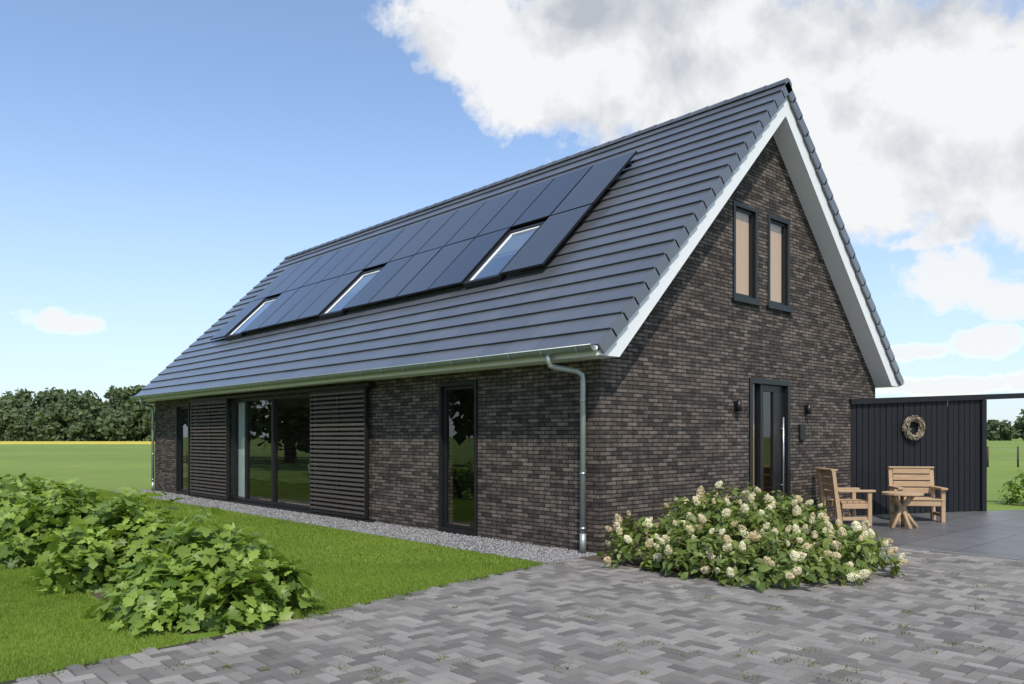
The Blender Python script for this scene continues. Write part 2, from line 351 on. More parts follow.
# roof slabs
def slab(name,mir):
    prof=[(-EO+.03,ZI),(0,ZI),(W/2,W/2+ZI),(W/2,W/2+3.13),(-EO+.03,3.16-EO)]
    if mir: prof=[(W-x,z) for x,z in prof]
    y0,y1=-GO+.02,L+GO-.02
    V=[(x,y0,z) for x,z in prof]+[(x,y1,z) for x,z in prof]; k=len(prof)
    Fc=[tuple(range(k)),tuple(range(2*k-1,k-1,-1))]+[(i,(i+1)%k,(i+1)%k+k,i+k) for i in range(k)]
    return mesh(name,V,Fc,M_white,H)
slab('roof_structure_front',False); slab('roof_structure_rear',True)
q=math.sqrt(.5)
def S(s,y,nn,mir=False):
    X=-EO+(s-nn)*q; Z=2.81+(s+nn)*q
    return ((W-X) if mir else X, y, Z)
SL=(W/2+EO)/q; NR=21; cs=SL/NR
for mir in (False,True):
    nm='rear' if mir else 'front'
    mesh('roof_membrane_'+nm,[S(.03,-GO+.03,-.075,mir),S(SL,-GO+.03,-.075,mir),S(SL,L+GO-.03,-.075,mir),S(.03,L+GO-.03,-.075,mir)],[(0,1,2,3)],M_under,H)
    V=[];Fc=[];rn=[]; tw=.60
    for r in range(NR):
        s0=r*cs-.035; s1=min((r+1)*cs+.005,SL+.02); off=(r%2)*tw/2
        ys=[-GO]; yy=-GO+tw-off
        while yy<L+GO-.02: ys.append(yy); yy+=tw
        ys.append(L+GO)
        for a,b_ in zip(ys[:-1],ys[1:]):
            if b_-a<.04: continue
            k=len(V); dn=random.uniform(-.0010,.0010); g2=.0010
            pts=[(s0+.02,a+g2,-.045),(s1,a+g2,-.09),(s1,b_-g2,-.09),(s0+.02,b_-g2,-.045),(s0,a+g2,.010+dn),(s1,a+g2,-.024+dn),(s1,b_-g2,-.024+dn),(s0,b_-g2,.010+dn)]
            V+=[S(p[0],p[1],p[2],mir) for p in pts]
            Fc+=[tuple(k+i for i in f) for f in BF]; rn+=[random.random()]*8
        for (ya,yb) in ((-GO-.035,-GO-.002),(L+GO+.002,L+GO+.035)):
            k=len(V); pts=[(s0,ya,-.155),(s1-.01,ya,-.19),(s1-.01,yb,-.19),(s0,yb,-.155),(s0,ya,.013),(s1-.01,ya,-.022),(s1-.01,yb,-.022),(s0,yb,.013)]
            V+=[S(p[0],p[1],p[2],mir) for p in pts]; Fc+=[tuple(k+i for i in f) for f in BF]; rn+=[.1]*8
    npmesh('roof_tiles_'+nm,V,Fc,M_tile,H,rn)
# ridge
V=[];Fc=[];rn=[]; y=-GO-.03; zr=2.81+SL*q
while y<L+GO:
    y1=min(y+.42,L+GO+.01); k=len(V); m_=9
    for yy,rr in ((y,.118),(y1,.108)):
        for i in range(m_):
            an=math.pi*i/(m_-1); V.append((W/2+rr*math.cos(an),yy,zr-.085+rr*math.sin(an)*.95))
    for i in range(m_-1): Fc.append((k+i,k+i+1,k+m_+i+1,k+m_+i))
    rn+=[random.random()]*(2*m_); y+=.39
npmesh('ridge_tiles',V,Fc,M_tile,H,rn)
m_=9; V=[(W/2+.117*math.cos(math.pi*i/(m_-1)),-GO-.028,zr-.085+.111*math.sin(math.pi*i/(m_-1))) for i in range(m_)]
mesh('ridge_end_cap',V,[tuple(range(m_))],M_tile,H)
# eave fascia, gutter
box('eave_fascia',-EO+.005,-EO+.028,-GO+.03,L+GO-.03,ZI-.01,ZI+.11,M_cream,H)
def gutter(name,xc,sg):
    V=[];Fc=[]; m_=11; ys=[-GO+.0,L+GO]
    for rr in (.07,.064):
        for yy in ys:
            for i in range(m_):
                an=math.pi+math.pi*i/(m_-1); V.append((xc+rr*math.cos(an),yy,2.775+rr*math.sin(an)))
    for o in (0,2*m_):
        for i in range(m_-1): Fc.append((o+i,o+i+1,o+m_+i+1,o+m_+i))
    for e in (0,m_): Fc.append(tuple(e+i for i in range(m_)))
    mesh(name,V,Fc,M_zinc,H,True)
    tube(name+'_bead',[(xc-sg*.073,-GO,2.778),(xc-sg*.073,L+GO,2.778)],.010,M_zinc,H,8)
gutter('gutter_front',-EO-.075,1); gutter('gutter_rear',W+EO+.075,-1)
for i in range(28):
    y=-.1+i*.65; 
    tube('gutter_bracket',[(-EO,y,2.80),(-EO-.02,y,2.72),(-EO-.075,y,2.70),(-EO-.13,y,2.715),(-EO-.150,y,2.78)],.007,M_zinc,H,5)
def spout(name,yg,yw):
    xg=-EO-.075
    P=[(xg,yg,2.72),(xg,yg,2.62),(xg+.03,yg,2.57),(xg+.10,(yg*.8+yw*.2),2.54),(-.17,(yg*.2+yw*.8),2.50),(-.11,yw,2.45),(-.10,yw,2.36),(-.10,yw,.02)]
    tube(name,P,.040,M_zinc,H,14)
    for z in (2.1,1.1,.35):
        tube(name+'_clip',[(-.10,yw,z-.015),(-.10,yw,z+.015)],.047,M_steel,H,14)
    tube(name+'_foot',[(-.10,yw,.01),(-.10,yw,.28)],.046,M_zinc,H,14)
spout('downspout',.46,.22); spout('downspout_far',L-.4,L-.12)
# frames
def fr(name,plane,p0,p1,z0,z1,d0,d1,fw,mat):
    def bx(nm,a,b,c,d):
        if plane=='x': box(nm,d0,d1,a,b,c,d,mat,H,.003)
        else: box(nm,a,b,d0,d1,c,d,mat,H,.003)
    bx(name+'_jamb',p0,p0+fw,z0,z1); bx(name+'_jamb',p1-fw,p1,z0,z1)
    bx(name+'_head',p0+fw,p1-fw,z1-fw,z1); bx(name+'_sill_rail',p0+fw,p1-fw,z0,z0+fw)
def pane(name,plane,p0,p1,z0,z1,d,mat):
    if plane=='x': v=[(d,p1,z0),(d,p0,z0),(d,p0,z1),(d,p1,z1)]
    else: v=[(p0,d,z0),(p1,d,z0),(p1,d,z1),(p0,d,z1)]
    return mesh(name,v,[(0,1,2,3)],mat,H)
for (a,b_,c,d) in (opsL[0],opsL[2]):
    fr('window_surround','x',a-.0,b_+.0,c-.03,d+.0,-.035,.12,.06,M_black)
    fr('window_sash','x',a+.062,b_-.062,c+.032,d-.062,.03,.09,.055,M_black)
    pane('window_pane','x',a+.11,b_-.11,c+.08,d-.11,.06,M_glass)
a,b_,c,d=opsL[1]
fr('glazing_frame','x',a,b_,c,d,-.02,.12,.07,M_black)
for ym in (9.75,11.15):
    box('glazing_mullion',.0,.12,ym-.04,ym+.04,c+.07,d-.07,M_black,H,.003)
pane('glazing_pane','x',a+.07,9.71,c+.07,d-.07,.06,M_glass)
pane('glazing_pane','x',9.79,11.11,c+.07,d-.07,.05,M_glass)
pane('glazing_pane','x',11.19,b_-.07,c+.07,d-.07,.04,M_glass)
box('pale_sheet',.13,.15,11.2,11.83,.14,2.44,simple('pale_sheet_grey',(.60,.66,.68),.9,var=.1),H)  # pale blue-grey sheet just inside the left pane
def shutter(y0,y1):
    z0,z1=.07,2.53; x0,x1=-.15,-.075
    fr('shutter_frame','x',y0,y1,z0,z1,x0,x1,.055,M_black)
    ym=(y0+y1)/2
    box('shutter_stile',x0+.02,x1,ym-.02,ym+.02,z0+.055,z1-.055,M_black,H)
    z=z0+.075; V=[];Fc=[]
    while z<z1-.09:
        k=len(V); h=.052
        pr=[(x0-.012,z),(x0-.012+.012,z-.004),(x1-.02,z+h-.012),(x1-.02,z+h),(x0-.012,z+h-.012)]
        V+=[(p[0],y0+.03,p[1]) for p in pr]+[(p[0],y1-.03,p[1]) for p in pr]; m_=len(pr)
        Fc+=[tuple(k+i for i in range(m_)),tuple(k+m_+i for i in range(m_-1,-1,-1))]+[(k+i,k+(i+1)%m_,k+(i+1)%m_+m_,k+i+m_) for i in range(m_)]
        z+=.088
    mesh('shutter_slats',V,Fc,M_louvre,H)
shutter(5.63,7.74); shutter(11.88,14.2)
box('shutter_rail',-.16,-.0,5.5,14.35,2.535,2.60,M_black,H)
box('shutter_rail_bottom',-.14,-.0,5.5,14.35,.015,.055,M_black,H)
for (a,b_,c,d) in opsG[1:]:
    fr('gable_window_frame','y',a,b_,c,d,-.02,.14,.065,M_black)
    fr('gable_window_sash','y',a+.067,b_-.067,c+.067,d-.067,.03,.09,.04,M_black)
    pane('gable_window_pane','y',a+.10,b_-.10,c+.10,d-.10,.05,M_clear)
    box('gable_window_blind',a+.07,b_-.07,.095,.105,c+.04,d-.08,M_blind,H)
    box('gable_window_sill',a-.06,b_+.06,-.06,.05,c-.055,c-.002,M_black,H,.004)
# front door
a,b_,c,d=opsG[0]
fr('door_frame','y',a-.04,b_+.04,c-.02,d+.03,-.03,.14,.09,M_black)
box('door_mullion',a+.34,a+.40,.0,.12,c+.07,d-.06,M_black,H,.003)
pane('door_sidelight','y',a+.05,a+.34,c+.07,d-.06,.06,M_glass)
box('door_leaf_rail',a+.40,b_-.05,.05,.11,c+.07,c+.20,M_black,H,.003)
box('door_leaf_head',a+.40,b_-.05,.05,.11,d-.18,d-.06,M_black,H,.003)
box('door_leaf_stile',a+.40,a+.52,.05,.11,c+.20,d-.18,M_black,H,.003)
box('door_leaf_panel',b_-.42,b_-.05,.05,.11,c+.20,d-.18,M_black,H,.003)
pane('door_leaf_pane','y',a+.52,b_-.42,c+.20,d-.18,.08,M_clear)
tube('door_handle',[(b_-.20,-.02,.55),(b_-.20,-.02,1.95)],.015,M_steel,H,10)
for z in (.75,1.75): tube('door_handle_stud',[(b_-.20,-.02,z),(b_-.20,.06,z)],.01,M_steel,H,8)
box('door_step',a-.1,b_+.1,-.35,-.0,.0,.045,simple('step_stone',(.10,.10,.105),.6),H,.004)
for x in (3.36,5.74):
    box('wall_light_plate',x-.04,x+.04,-.03,-.001,2.03,2.19,M_black,H)
    tube('wall_light',[(x,-.075,2.02),(x,-.075,2.20)],.045,M_black,H,14)
box('doorbell_mailbox',5.48,5.66,-.05,-.002,1.55,1.83,M_black,H,.006)
# interior
box('interior_floor',.3,W-.3,.3,L-.3,-.02,.05,M_floor,H)
box('interior_ceiling',.3,W-.3,.3,L-.3,2.58,2.66,M_plaster,H)
box('interior_partition',.3,6.5,6.6,6.75,.05,2.58,M_plaster,H)
box('interior_partition',2.4,2.5,.3,6.6,.05,2.58,M_plaster,H)
M_hallwarm=simple('hall_warm_reflection',(.50,.24,.11),.6)  # orange tone stands in for warm reflections in the door glass
box('interior_hall_wall',2.55,7.5,.42,.46,.05,2.58,M_hallwarm,H)
# solar panels
p0=2.08; pit=1.05
cols=['P','S','P','P','P','P','S','P','P','P','P','S','P']
def panel(y0,y1,s0,s1):
    n0,n1=.10,.135; rn=random.random()
    pts=[(s0,y0,n0),(s1,y0,n0),(s1,y1,n0),(s0,y1,n0),(s0,y0,n1),(s1,y0,n1),(s1,y1,n1),(s0,y1,n1)]
    mesh('solar_panel_frame',[S(*p) for p in pts],BF,M_panelframe,H)
    f_=.012; n2=n1+.003; t1=random.uniform(-.006,.006); t2=random.uniform(-.006,.006)
    npmesh('solar_panel_cells',[S(s0+f_,y0+f_,n2+max(t1,0)),S(s1-f_,y0+f_,n2+max(t2,0)),S(s1-f_,y1-f_,n2+max(-t2,0)),S(s0+f_,y1-f_,n2+max(-t1,0))],[(0,1,2,3)],M_pv,H,[rn]*4)
def sbox(name,s0,s1,y0,y1,n0,n1,mat):
    pts=[(s0,y0,n0),(s1,y0,n0),(s1,y1,n0),(s0,y1,n0),(s0,y0,n1),(s1,y0,n1),(s1,y1,n1),(s0,y1,n1)]
    return mesh(name,[S(*p) for p in pts],BF,mat,H)
def sframe(name,s0,s1,y0,y1,n0,n1,w,mat):
    sbox(name,s0,s0+w,y0,y1,n0,n1,mat); sbox(name,s1-w,s1,y0,y1,n0,n1,mat)
    sbox(name,s0+w,s1-w,y0,y0+w,n0,n1,mat); sbox(name,s0+w,s1-w,y1-w,y1,n0,n1,mat)
for i,cc in enumerate(cols):
    y0=p0+i*pit; y1=y0+pit-.018
    panel(y0,y1,3.89,5.61)
    if cc=='P': panel(y0,y1,2.15,3.87)
    else:
        a0,a1=y0+.03,y1-.02; s0,s1=2.12,3.78
        sframe('skylight_frame',s0,s1,a0,a1,-.02,.11,.07,M_black)
        sframe('skylight_sash',s0+.075,s1-.075,a0+.075,a1-.075,-.01,.085,.04,M_white)
        sbox('skylight_blind',s0+.95,s1-.12,a0+.12,a1-.12,.025,.035,M_chairw)
        sbox('skylight_dark',s0+.12,s0+.95,a0+.12,a1-.12,.02,.03,M_panelframe)
        sbox('skylight_midrail',s0+.80,s0+.84,a0+.116,a1-.116,.032,.060,M_white)
        mesh('skylight_pane',[S(s0+.115,a0+.115,.07),S(s1-.115,a0+.115,.07),S(s1-.115,a1-.115,.07),S(s0+.115,a1-.115,.07)],[(0,1,2,3)],M_skyglass,H)
for sr in (4.4,5.2):
    sbox('panel_rail',sr,sr+.04,p0-.05,p0+len(cols)*pit,.035,.095,M_panelframe)
# ---------------------------------------------------------------- interior dining set
T=group('dining_table',(2.7,11.0,.05))
box('table_top',-.5,.5,-1.0,1.0,.71,.75,M_chairw,T,.01)
for sx in (-.42,.42):
    for sy in (-.9,.9): box('table_leg',sx-.03,sx+.03,sy-.03,sy+.03,0,.71,M_chairw,T)
def dchair(x,y,rz):
    C=group('dining_chair',(x,y,.05),rz)
    box('seat',-.22,.22,-.22,.22,.43,.46,M_chairw,C,.012)
    for sx in (-.19,.19):
        for sy in (-.19,.19): tube('leg',[(sx*1.1,sy*1.1,0),(sx*.9,sy*.9,.43)],[.012,.018],M_chairw,C,8)
    for sx in (-.17,0,.17): tube('back_post',[(sx,.2,.45),(sx*1.1,.28,.86)],.013,M_chairw,C,8)
    box('backrest',-.21,.21,.255,.285,.74,.86,M_chairw,C,.012)
dchair(1.2,9.5,math.pi/2+.4); dchair(1.9,9.7,math.pi/2); dchair(3.4,11.4,-math.pi/2); dchair(1.9,10.9,math.pi/2)
# ---------------------------------------------------------------- fence
fa=math.atan2(-1.47,3.09); FN=group('black_timber_fence',(7.6,-.0,0),fa)
FL=3.42; top=lambda x:2.36+.043*x
x=.03; 
while x<FL-.06:
    w=.145; xe=min(x+w,FL-.06); dd=random.uniform(-.005,.005); gp=.014
    V=[(x,.0+dd,.03),(xe-gp,.0+dd,.03),(xe-gp,.03+dd,.03),(x,.03+dd,.03),(x,.0+dd,top(x)-.1),(xe-gp,dd,top(xe)-.1),(xe-gp,.03+dd,top(xe)-.1),(x,.03+dd,top(x)-.1)]
    o=mesh('plank',V,BF,M_blackwood,FN); bm=o.modifiers.new('b','BEVEL'); bm.width=.005
    x+=w
box('backing',.03,FL-.06,.095,.10,.03,2.25,M_under,FN)
XE=6.4
mesh('top_beam',[(-.02,-.07,top(0)-.11),(XE,-.07,top(XE)-.11),(XE,.14,top(XE)-.11),(-.02,.14,top(0)-.11),(-.02,-.07,top(0)),(XE,-.07,top(XE)),(XE,.14,top(XE)),(-.02,.14,top(0))],BF,M_blackwood,FN)
box('end_post',FL-.06,FL+.06,-.05,.09,.0,top(FL)-.112,M_blackwood,FN,.004)
box('far_post',XE-.12,XE,-.05,.07,.0,top(XE)-.12,M_blackwood,FN,.004)
for z in (.5,1.3,2.0): box('rail',.03,FL-.06,.036,.09,z,z+.09,M_blackwood,FN)
# wreath
WR=group('twig_wreath')
WR.location=(7.6+.9034*1.52-.03,-.429*1.52-.07,1.79); WR.rotation_euler=(math.pi/2,0,fa)
nt_=900; th=rng.uniform(0,2*math.pi,nt_); ph=rng.uniform(0,2*math.pi,nt_); rr=rng.uniform(.02,.062,nt_)
P=np.stack([(.20+rr*np.cos(ph))*np.cos(th),(.20+rr*np.cos(ph))*np.sin(th),rr*np.sin(ph)],1)
D=norm(np.stack([-np.sin(th),np.cos(th),np.zeros(nt_)],1)+rng.normal(size=(nt_,3))*.45); Bx,By,Bz=basis(D,rdir(nt_))
scatter('twigs',[(-.5,-.5,0),(.5,-.5,0),(.3,.5,.1),(-.3,.5,.1)],bf,P,Bx,By,Bz,np.stack([rng.uniform(.010,.024,nt_),rng.uniform(.04,.10,nt_),np.full(nt_,.05)],1),M_twig,WR)
tube('hoop',[(.2*math.cos(t*math.pi/12),.2*math.sin(t*math.pi/12),0) for t in range(25)],.03,M_bark,WR,8)
# ---------------------------------------------------------------- garden chairs (front = -y local)
def gchair(name,loc,rz,w=.66):
    C=group(name,loc,rz); h=w/2
    for sx in (-1,1):
        x0=sx*h
        box('front_leg',x0-.035,x0+.035,-.32,-.25,0,.60,M_wood,C,.006)
        v=[(x0-.035,.20,0),(x0+.035,.20,0),(x0+.035,.28,0),(x0-.035,.28,0),(x0-.035,.34,.98),(x0+.035,.34,.98),(x0+.035,.40,.98),(x0-.035,.40,.98)]
        o=mesh('back_leg',v,BF,M_wood,C)
        box('armrest',x0-.06,x0+.06,-.38,.29,.602,.642,M_wood,C,.008)
        box('side_rail',x0-.025,x0+.025,-.249,.21,.31,.40,M_wood,C,.005)
        box('side_stretcher',x0-.02,x0+.02,-.249,.20,.10,.16,M_wood,C,.005)
    box('front_rail',-h+.036,h-.036,-.31,-.27,.30,.405,M_wood,C,.005)
    for i in range(5):
        y=-.33+i*.112; box('seat_slat',-h+.0,h-.0,y,y+.10,.408,.435,M_wood,C,.005)
    for i in range(4):
        z=.50+i*.125; y=.20+.14*z/.98-.01
        box('back_slat',-h+.036,h-.036,y,y+.025,z,z+.105,M_wood,C,.005)
    box('back_cap',-h-.04,h+.04,.30,.42,.982,1.01,M_wood,C,.005)
    return C
def face(dx,dy): return math.atan2(dy,dx)+math.pi/2
gchair('wooden_garden_chair',(6.05,-.62,.018),face(.75,-.66),.62)
gchair('wooden_garden_chair.001',(7.65,-1.25,.018),face(-.80,-.60),.74)
TB=group('wooden_side_table',(6.2,-1.55,.018))
V=[];Fc=[];m_=22
for z in (.575,.62):
    for i in range(m_):
        an=2*math.pi*i/m_; r_=.335+.012*math.sin(3*an)+random.uniform(-.004,.004); V.append((r_*math.cos(an),r_*math.sin(an),z))
Fc=[tuple(range(m_-1,-1,-1)),tuple(range(m_,2*m_))]+[(i,(i+1)%m_,(i+1)%m_+m_,i+m_) for i in range(m_)]
o=mesh('table_top',V,Fc,M_wood,TB); o.modifiers.new('b','BEVEL').width=.006
for i in range(5):
    an=2*math.pi*i/5+.3; c_,s_=math.cos(an),math.sin(an); a2=an+2.6
    tube('splayed_leg',[(.24*c_,.24*s_,0),(.10*c_,.10*s_,.20),(.03*c_,.03*s_,.32),(.10*math.cos(a2),.10*math.sin(a2),.45),(.20*math.cos(a2),.20*math.sin(a2),.577)],[.036,.032,.038,.032,.030],M_wood,TB,8)
# ---------------------------------------------------------------- foliage
def leaft(ys,ws,fold=.25,droop=.35):
    V=[];Fc=[]
    for y,w in zip(ys,ws):
        z=-droop*y*y
        V+=[(-w,y,z+fold*w),(0,y,z),(w,y,z+fold*w)]
    for i in range(len(ys)-1):
        k=3*i; Fc+=[(k,k+1,k+4,k+3),(k+1,k+2,k+5,k+4)]
    return V,Fc
OAK=leaft([0,.16,.30,.42,.58,.70,.84,1],[.02,.26,.44,.22,.42,.18,.22,.01],.18,.35)
HYD=leaft([0,.3,.65,1],[.03,.27,.25,.01],.25,.3)
def bush(name,lumps,ntips,nl,lsize,tmpl,mat,flowers=0,up=.5,loose=.05):
    """lumps: list of (x,y,r,h) mounds"""
    B=group(name,(lumps[0][0],lumps[0][1],0)); ox,oy=lumps[0][0],lumps[0][1]
    w=np.array([l[2]*l[2]*1.0 for l in lumps]); w/=w.sum()
    li=rng.choice(len(lumps),ntips,p=w); Lm=np.array(lumps)
    d=rdir(ntips); d[:,2]=np.abs(d[:,2])*1.1-.12; d=norm(d)
    rad=1-.35*rng.random(ntips)**1.8+rng.normal(size=ntips)*loose
    inner=rng.random(ntips)<.15; rad[inner]*=.7
    tip=np.stack([Lm[li,0]-ox+d[:,0]*Lm[li,2]*rad,Lm[li,1]-oy+d[:,1]*Lm[li,2]*rad,Lm[li,3]*(.18+.82*np.clip(d[:,2],-.15,1)*rad)],1)
    ax=norm(d+np.array([0,0,up])+rng.normal(size=(ntips,3))*(.3+loose*1.5))
    e1=norm(np.cross(ax,rdir(ntips))); e2=np.cross(ax,e1)
    P=[];D=[];Nn=[];Sz=[];rn=[]; tb=rng.normal(size=ntips)*.12
    for k in range(nl):
        phi=k*2.4+rng.random(ntips)*.7; el=np.radians(rng.uniform(-30,50,ntips)) 
        rdl=e1*np.cos(phi)[:,None]+e2*np.sin(phi)[:,None]
        dd=rdl*np.cos(el)[:,None]+ax*np.sin(el)[:,None]
        P.append(tip+dd*lsize*.15-ax*(k*lsize*.14))
        D.append(dd); Nn.append(ax*np.cos(el)[:,None]-rdl*np.sin(el)[:,None]+rng.normal(size=(ntips,3))*.35+np.array([0,0,.2]))
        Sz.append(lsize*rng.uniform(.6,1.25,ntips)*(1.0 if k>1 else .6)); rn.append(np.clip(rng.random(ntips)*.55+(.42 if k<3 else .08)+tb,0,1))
    P=np.concatenate(P);D=np.concatenate(D);Nn=np.concatenate(Nn);Sz=np.concatenate(Sz);rn=np.concatenate(rn)
    P[:,2]=np.maximum(P[:,2],.03)
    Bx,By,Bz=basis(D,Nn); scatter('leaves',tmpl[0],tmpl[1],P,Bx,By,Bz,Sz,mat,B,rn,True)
    st=rng.choice(ntips,min(ntips,26*len(lumps)),replace=False); V=[];Fc=[]
    for i in st:
        l=Lm[li[i]]; a=np.array([l[0]-ox+random.uniform(-.12,.12),l[1]-oy+random.uniform(-.12,.12),0]); b2=tip[i]; mid=(a+b2)/2+np.array([0,0,.08]); r0=.009
        k=len(V)
        for pnt,r_ in ((a,r0),(mid,r0*.8),(b2,r0*.5)):
            for j2 in range(4):
                an=j2*math.pi/2; V.append((pnt[0]+r_*math.cos(an),pnt[1]+r_*math.sin(an),pnt[2]))
        for s_ in range(2):
            for j2 in range(4): Fc.append((k+s_*4+j2,k+s_*4+(j2+1)%4,k+s_*4+4+(j2+1)%4,k+s_*4+4+j2))
    npmesh('stems',V,Fc,M_bark,B)
    if flowers:
        m2=110; tv=[];tf=[]
        for i in range(m2):
            t=(i+.5)/m2; zz=t; r_=.50*(math.sin(math.pi*min(1,(t*.82+.16)))**.7)*random.uniform(.8,1.15); an=i*2.39996; c0=np.array([r_*math.cos(an),zz*1.35-.1,r_*math.sin(an)])
            nrm=norm(np.array([math.cos(an),.2+t,math.sin(an)])+rng.normal(size=3)*.4); a1=norm(np.cross(nrm,rdir(1)[0])); a2=np.cross(nrm,a1); s_=random.uniform(.08,.14)
            k=len(tv); tv+=[c0-a1*s_,c0-a2*s_,c0+a1*s_,c0+a2*s_]; tf.append((k,k+1,k+2,k+3))
        fi=rng.choice(np.where((d[:,2]>-.10)&(~inner))[0],flowers,replace=False)
        Pf=tip[fi]+ax[fi]*.025; Df=norm(ax[fi]+rng.normal(size=(flowers,3))*.35); Bx,By,Bz=basis(Df,rdir(flowers))
        scatter('flower_panicles',tv,tf,Pf,Bx,By,Bz,rng.uniform(.042,.098,flowers),M_flower,B)
    return B
for (yc,r,h,nt1) in ((.12,.86,.90,330),(2.3,.90,.93,290),(4.6,.95,.97,230),(6.8,1.0,.98,190),(9.0,1.05,.98,160),(11.5,1.1,.95,130),(14.2,1.1,.95,110)):
    xb=-5.33+random.uniform(-.05,.05)
    lumps=[(xb,yc,r*.72,h)]+[(xb+.56*math.cos(t*1.05+.4)*r+random.uniform(-.08,.08),yc+.70*math.sin(t*1.05+.4)*r,r*random.uniform(.36,.50),h*random.uniform(.5,.92)) for t in range(6)]
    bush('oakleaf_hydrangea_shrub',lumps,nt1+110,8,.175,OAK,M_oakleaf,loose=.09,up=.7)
lumps=[(.9,-1.6,1.15,.96),(.15,-.85,.65,.62),(-.1,-1.7,.6,.55),(.2,-2.5,.72,.58),(1.1,-2.75,.72,.60),(1.75,-2.55,.60,.52),(1.95,-1.5,.80,.76),(1.5,-.8,.7,.75),(1.35,-1.9,.8,.93)]
lumps=[(a-.27,b-.08,c,d) for a,b,c,d in lumps]
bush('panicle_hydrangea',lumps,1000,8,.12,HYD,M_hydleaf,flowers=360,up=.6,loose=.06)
sheet('hydrangea_bed_soil',[(-.5,-.06),(2.6,-.06),(2.5,-1.6),(1.9,-2.95),(.2,-2.9),(-.6,-2.0)],.0175,M_soil)
x,yy=c2w(18.6,12.3)
bush('garden_shrub',[(x,yy,.8,.85),(x+.5,yy-.4,.6,.6)],150,8,.14,HYD,M_oakleaf)
# ---------------------------------------------------------------- trees
LF=[(0,0,0),(.45,.45,.06),(0,1,0),(-.45,.45,.06)]
def crown(cx,cy,h,r,nl,ls,lob=9,base=.25):
    ce=[];
    for i in range(lob):
        an=random.uniform(0,6.28); rr=random.uniform(0,.62)*r; z=random.uniform(base+.12,.86)*h; f_=1-abs(z/h-.5)*.9
        ce.append((cx+rr*f_*math.cos(an),cy+rr*f_*math.sin(an),z,random.uniform(.32,.5)*r))
    ce.append((cx,cy,h*.88-r*.15,.35*r)); ce=np.array(ce)
    li=rng.integers(0,len(ce),nl); d=rdir(nl); rad=rng.random(nl)**.4
    P=ce[li,:3]+d*(ce[li,3]*rad)[:,None]*np.array([1,1,.85]); P[:,2]=np.maximum(P[:,2],.3)
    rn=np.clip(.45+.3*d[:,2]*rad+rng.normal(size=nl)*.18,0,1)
    D=rdir(nl); D[:,2]-=.2; Nn=d+np.array([0,0,.6])+rng.normal(size=(nl,3))*.5
    return P,D,Nn,np.full(nl,ls)*rng.uniform(.6,1.3,nl),rn,ce
def tree(name,x,y,h,r,nl,ls,mat):
    T=group(name,(x,y,0)); P,D,Nn,Sz,rn,ce=crown(0,0,h,r,nl,ls,10,.06); Bx,By,Bz=basis(D,Nn)
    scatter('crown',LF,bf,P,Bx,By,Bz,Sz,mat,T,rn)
    tube('trunk',[(0,0,0),(.05,.03,h*.2),(-.05,.05,h*.5),(0,0,h*.8)],[h*.026,h*.02,h*.014,h*.004],M_bark,T,8)
    for c in ce[:7]:
        tube('limb',[(0,0,h*random.uniform(.1,.35)),(c[0]*.5,c[1]*.5,c[2]*.7),(c[0],c[1],c[2])],[h*.011,h*.007,h*.003],M_bark,T,6)
for i,(x,y) in enumerate([(-15,17),(-16.5,22),(-15,27.5),(-17,33),(-15,38.5),(-18,44),(-15.5,50),(-19,56),(-16,62),(-21,25),(-22,36),(-22,48)]):
    tree('garden_tree',x,y,random.uniform(9.5,12.5),random.uniform(3.6,4.6),2600,.55,M_treeleaf)
def treeline(name,items,nl,ls,mat):
    T=group(name); A=[crown(x,y,h,r,nl,ls,9,-.05) for x,y,h,r in items]
    c=[np.concatenate([a[i] for a in A]) for i in range(5)]; Bx,By,Bz=basis(c[1],c[2])
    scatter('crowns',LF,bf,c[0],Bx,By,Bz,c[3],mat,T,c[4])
    V=[];Fc=[]
    for x,y,h,r in items:
        k=len(V)
        for z,rr in ((0,.35),(h*.6,.15)):
            for j2 in range(5): V.append((x+rr*math.cos(j2*1.2566),y+rr*math.sin(j2*1.2566),z))
        for j2 in range(5): Fc.append((k+j2,k+(j2+1)%5,k+5+(j2+1)%5,k+5+j2))
    npmesh('trunks',V,Fc,M_bark,T)
items=[]
for row in range(4):
    for l in np.arange(-300+row*1.7,-112,5.5):
        x,y=c2w(295+row*9+random.uniform(-3,3),l+random.uniform(-2,2)); hh=random.uniform(14,23)+row*.7
        if row==0: hh*=.68
        items.append((x,y,hh,random.uniform(5.5,8.5)))
treeline('tree_line',items,520,1.7,M_hazeleaf)
items=[]
for l in np.arange(195,330,6):
    x,y=c2w(345+random.uniform(-8,8),l+random.uniform(-2,2)); items.append((x,y,random.choice([9,12,14.5,16]),random.uniform(4,7)))
for l in np.arange(-90,520,9):
    x,y=c2w(600+random.uniform(-20,20),l); items.append((x,y,random.uniform(7,12),random.uniform(7,10)))
treeline('distant_trees',items,420,1.9,M_hazeleaf)
FP=group('field_fence')
for i in range(16):
    x,y=c2w(42,22+i*1.6); tube('post',[(x,y,0),(x,y,1.1)],.05,M_bark,FP,6)
for z in (.5,.95):
    a_=c2w(42,22);b2=c2w(42,22+15*1.6); tube('wire',[(a_[0],a_[1],z),(b2[0],b2[1],z)],.008,M_zinc,FP,4)
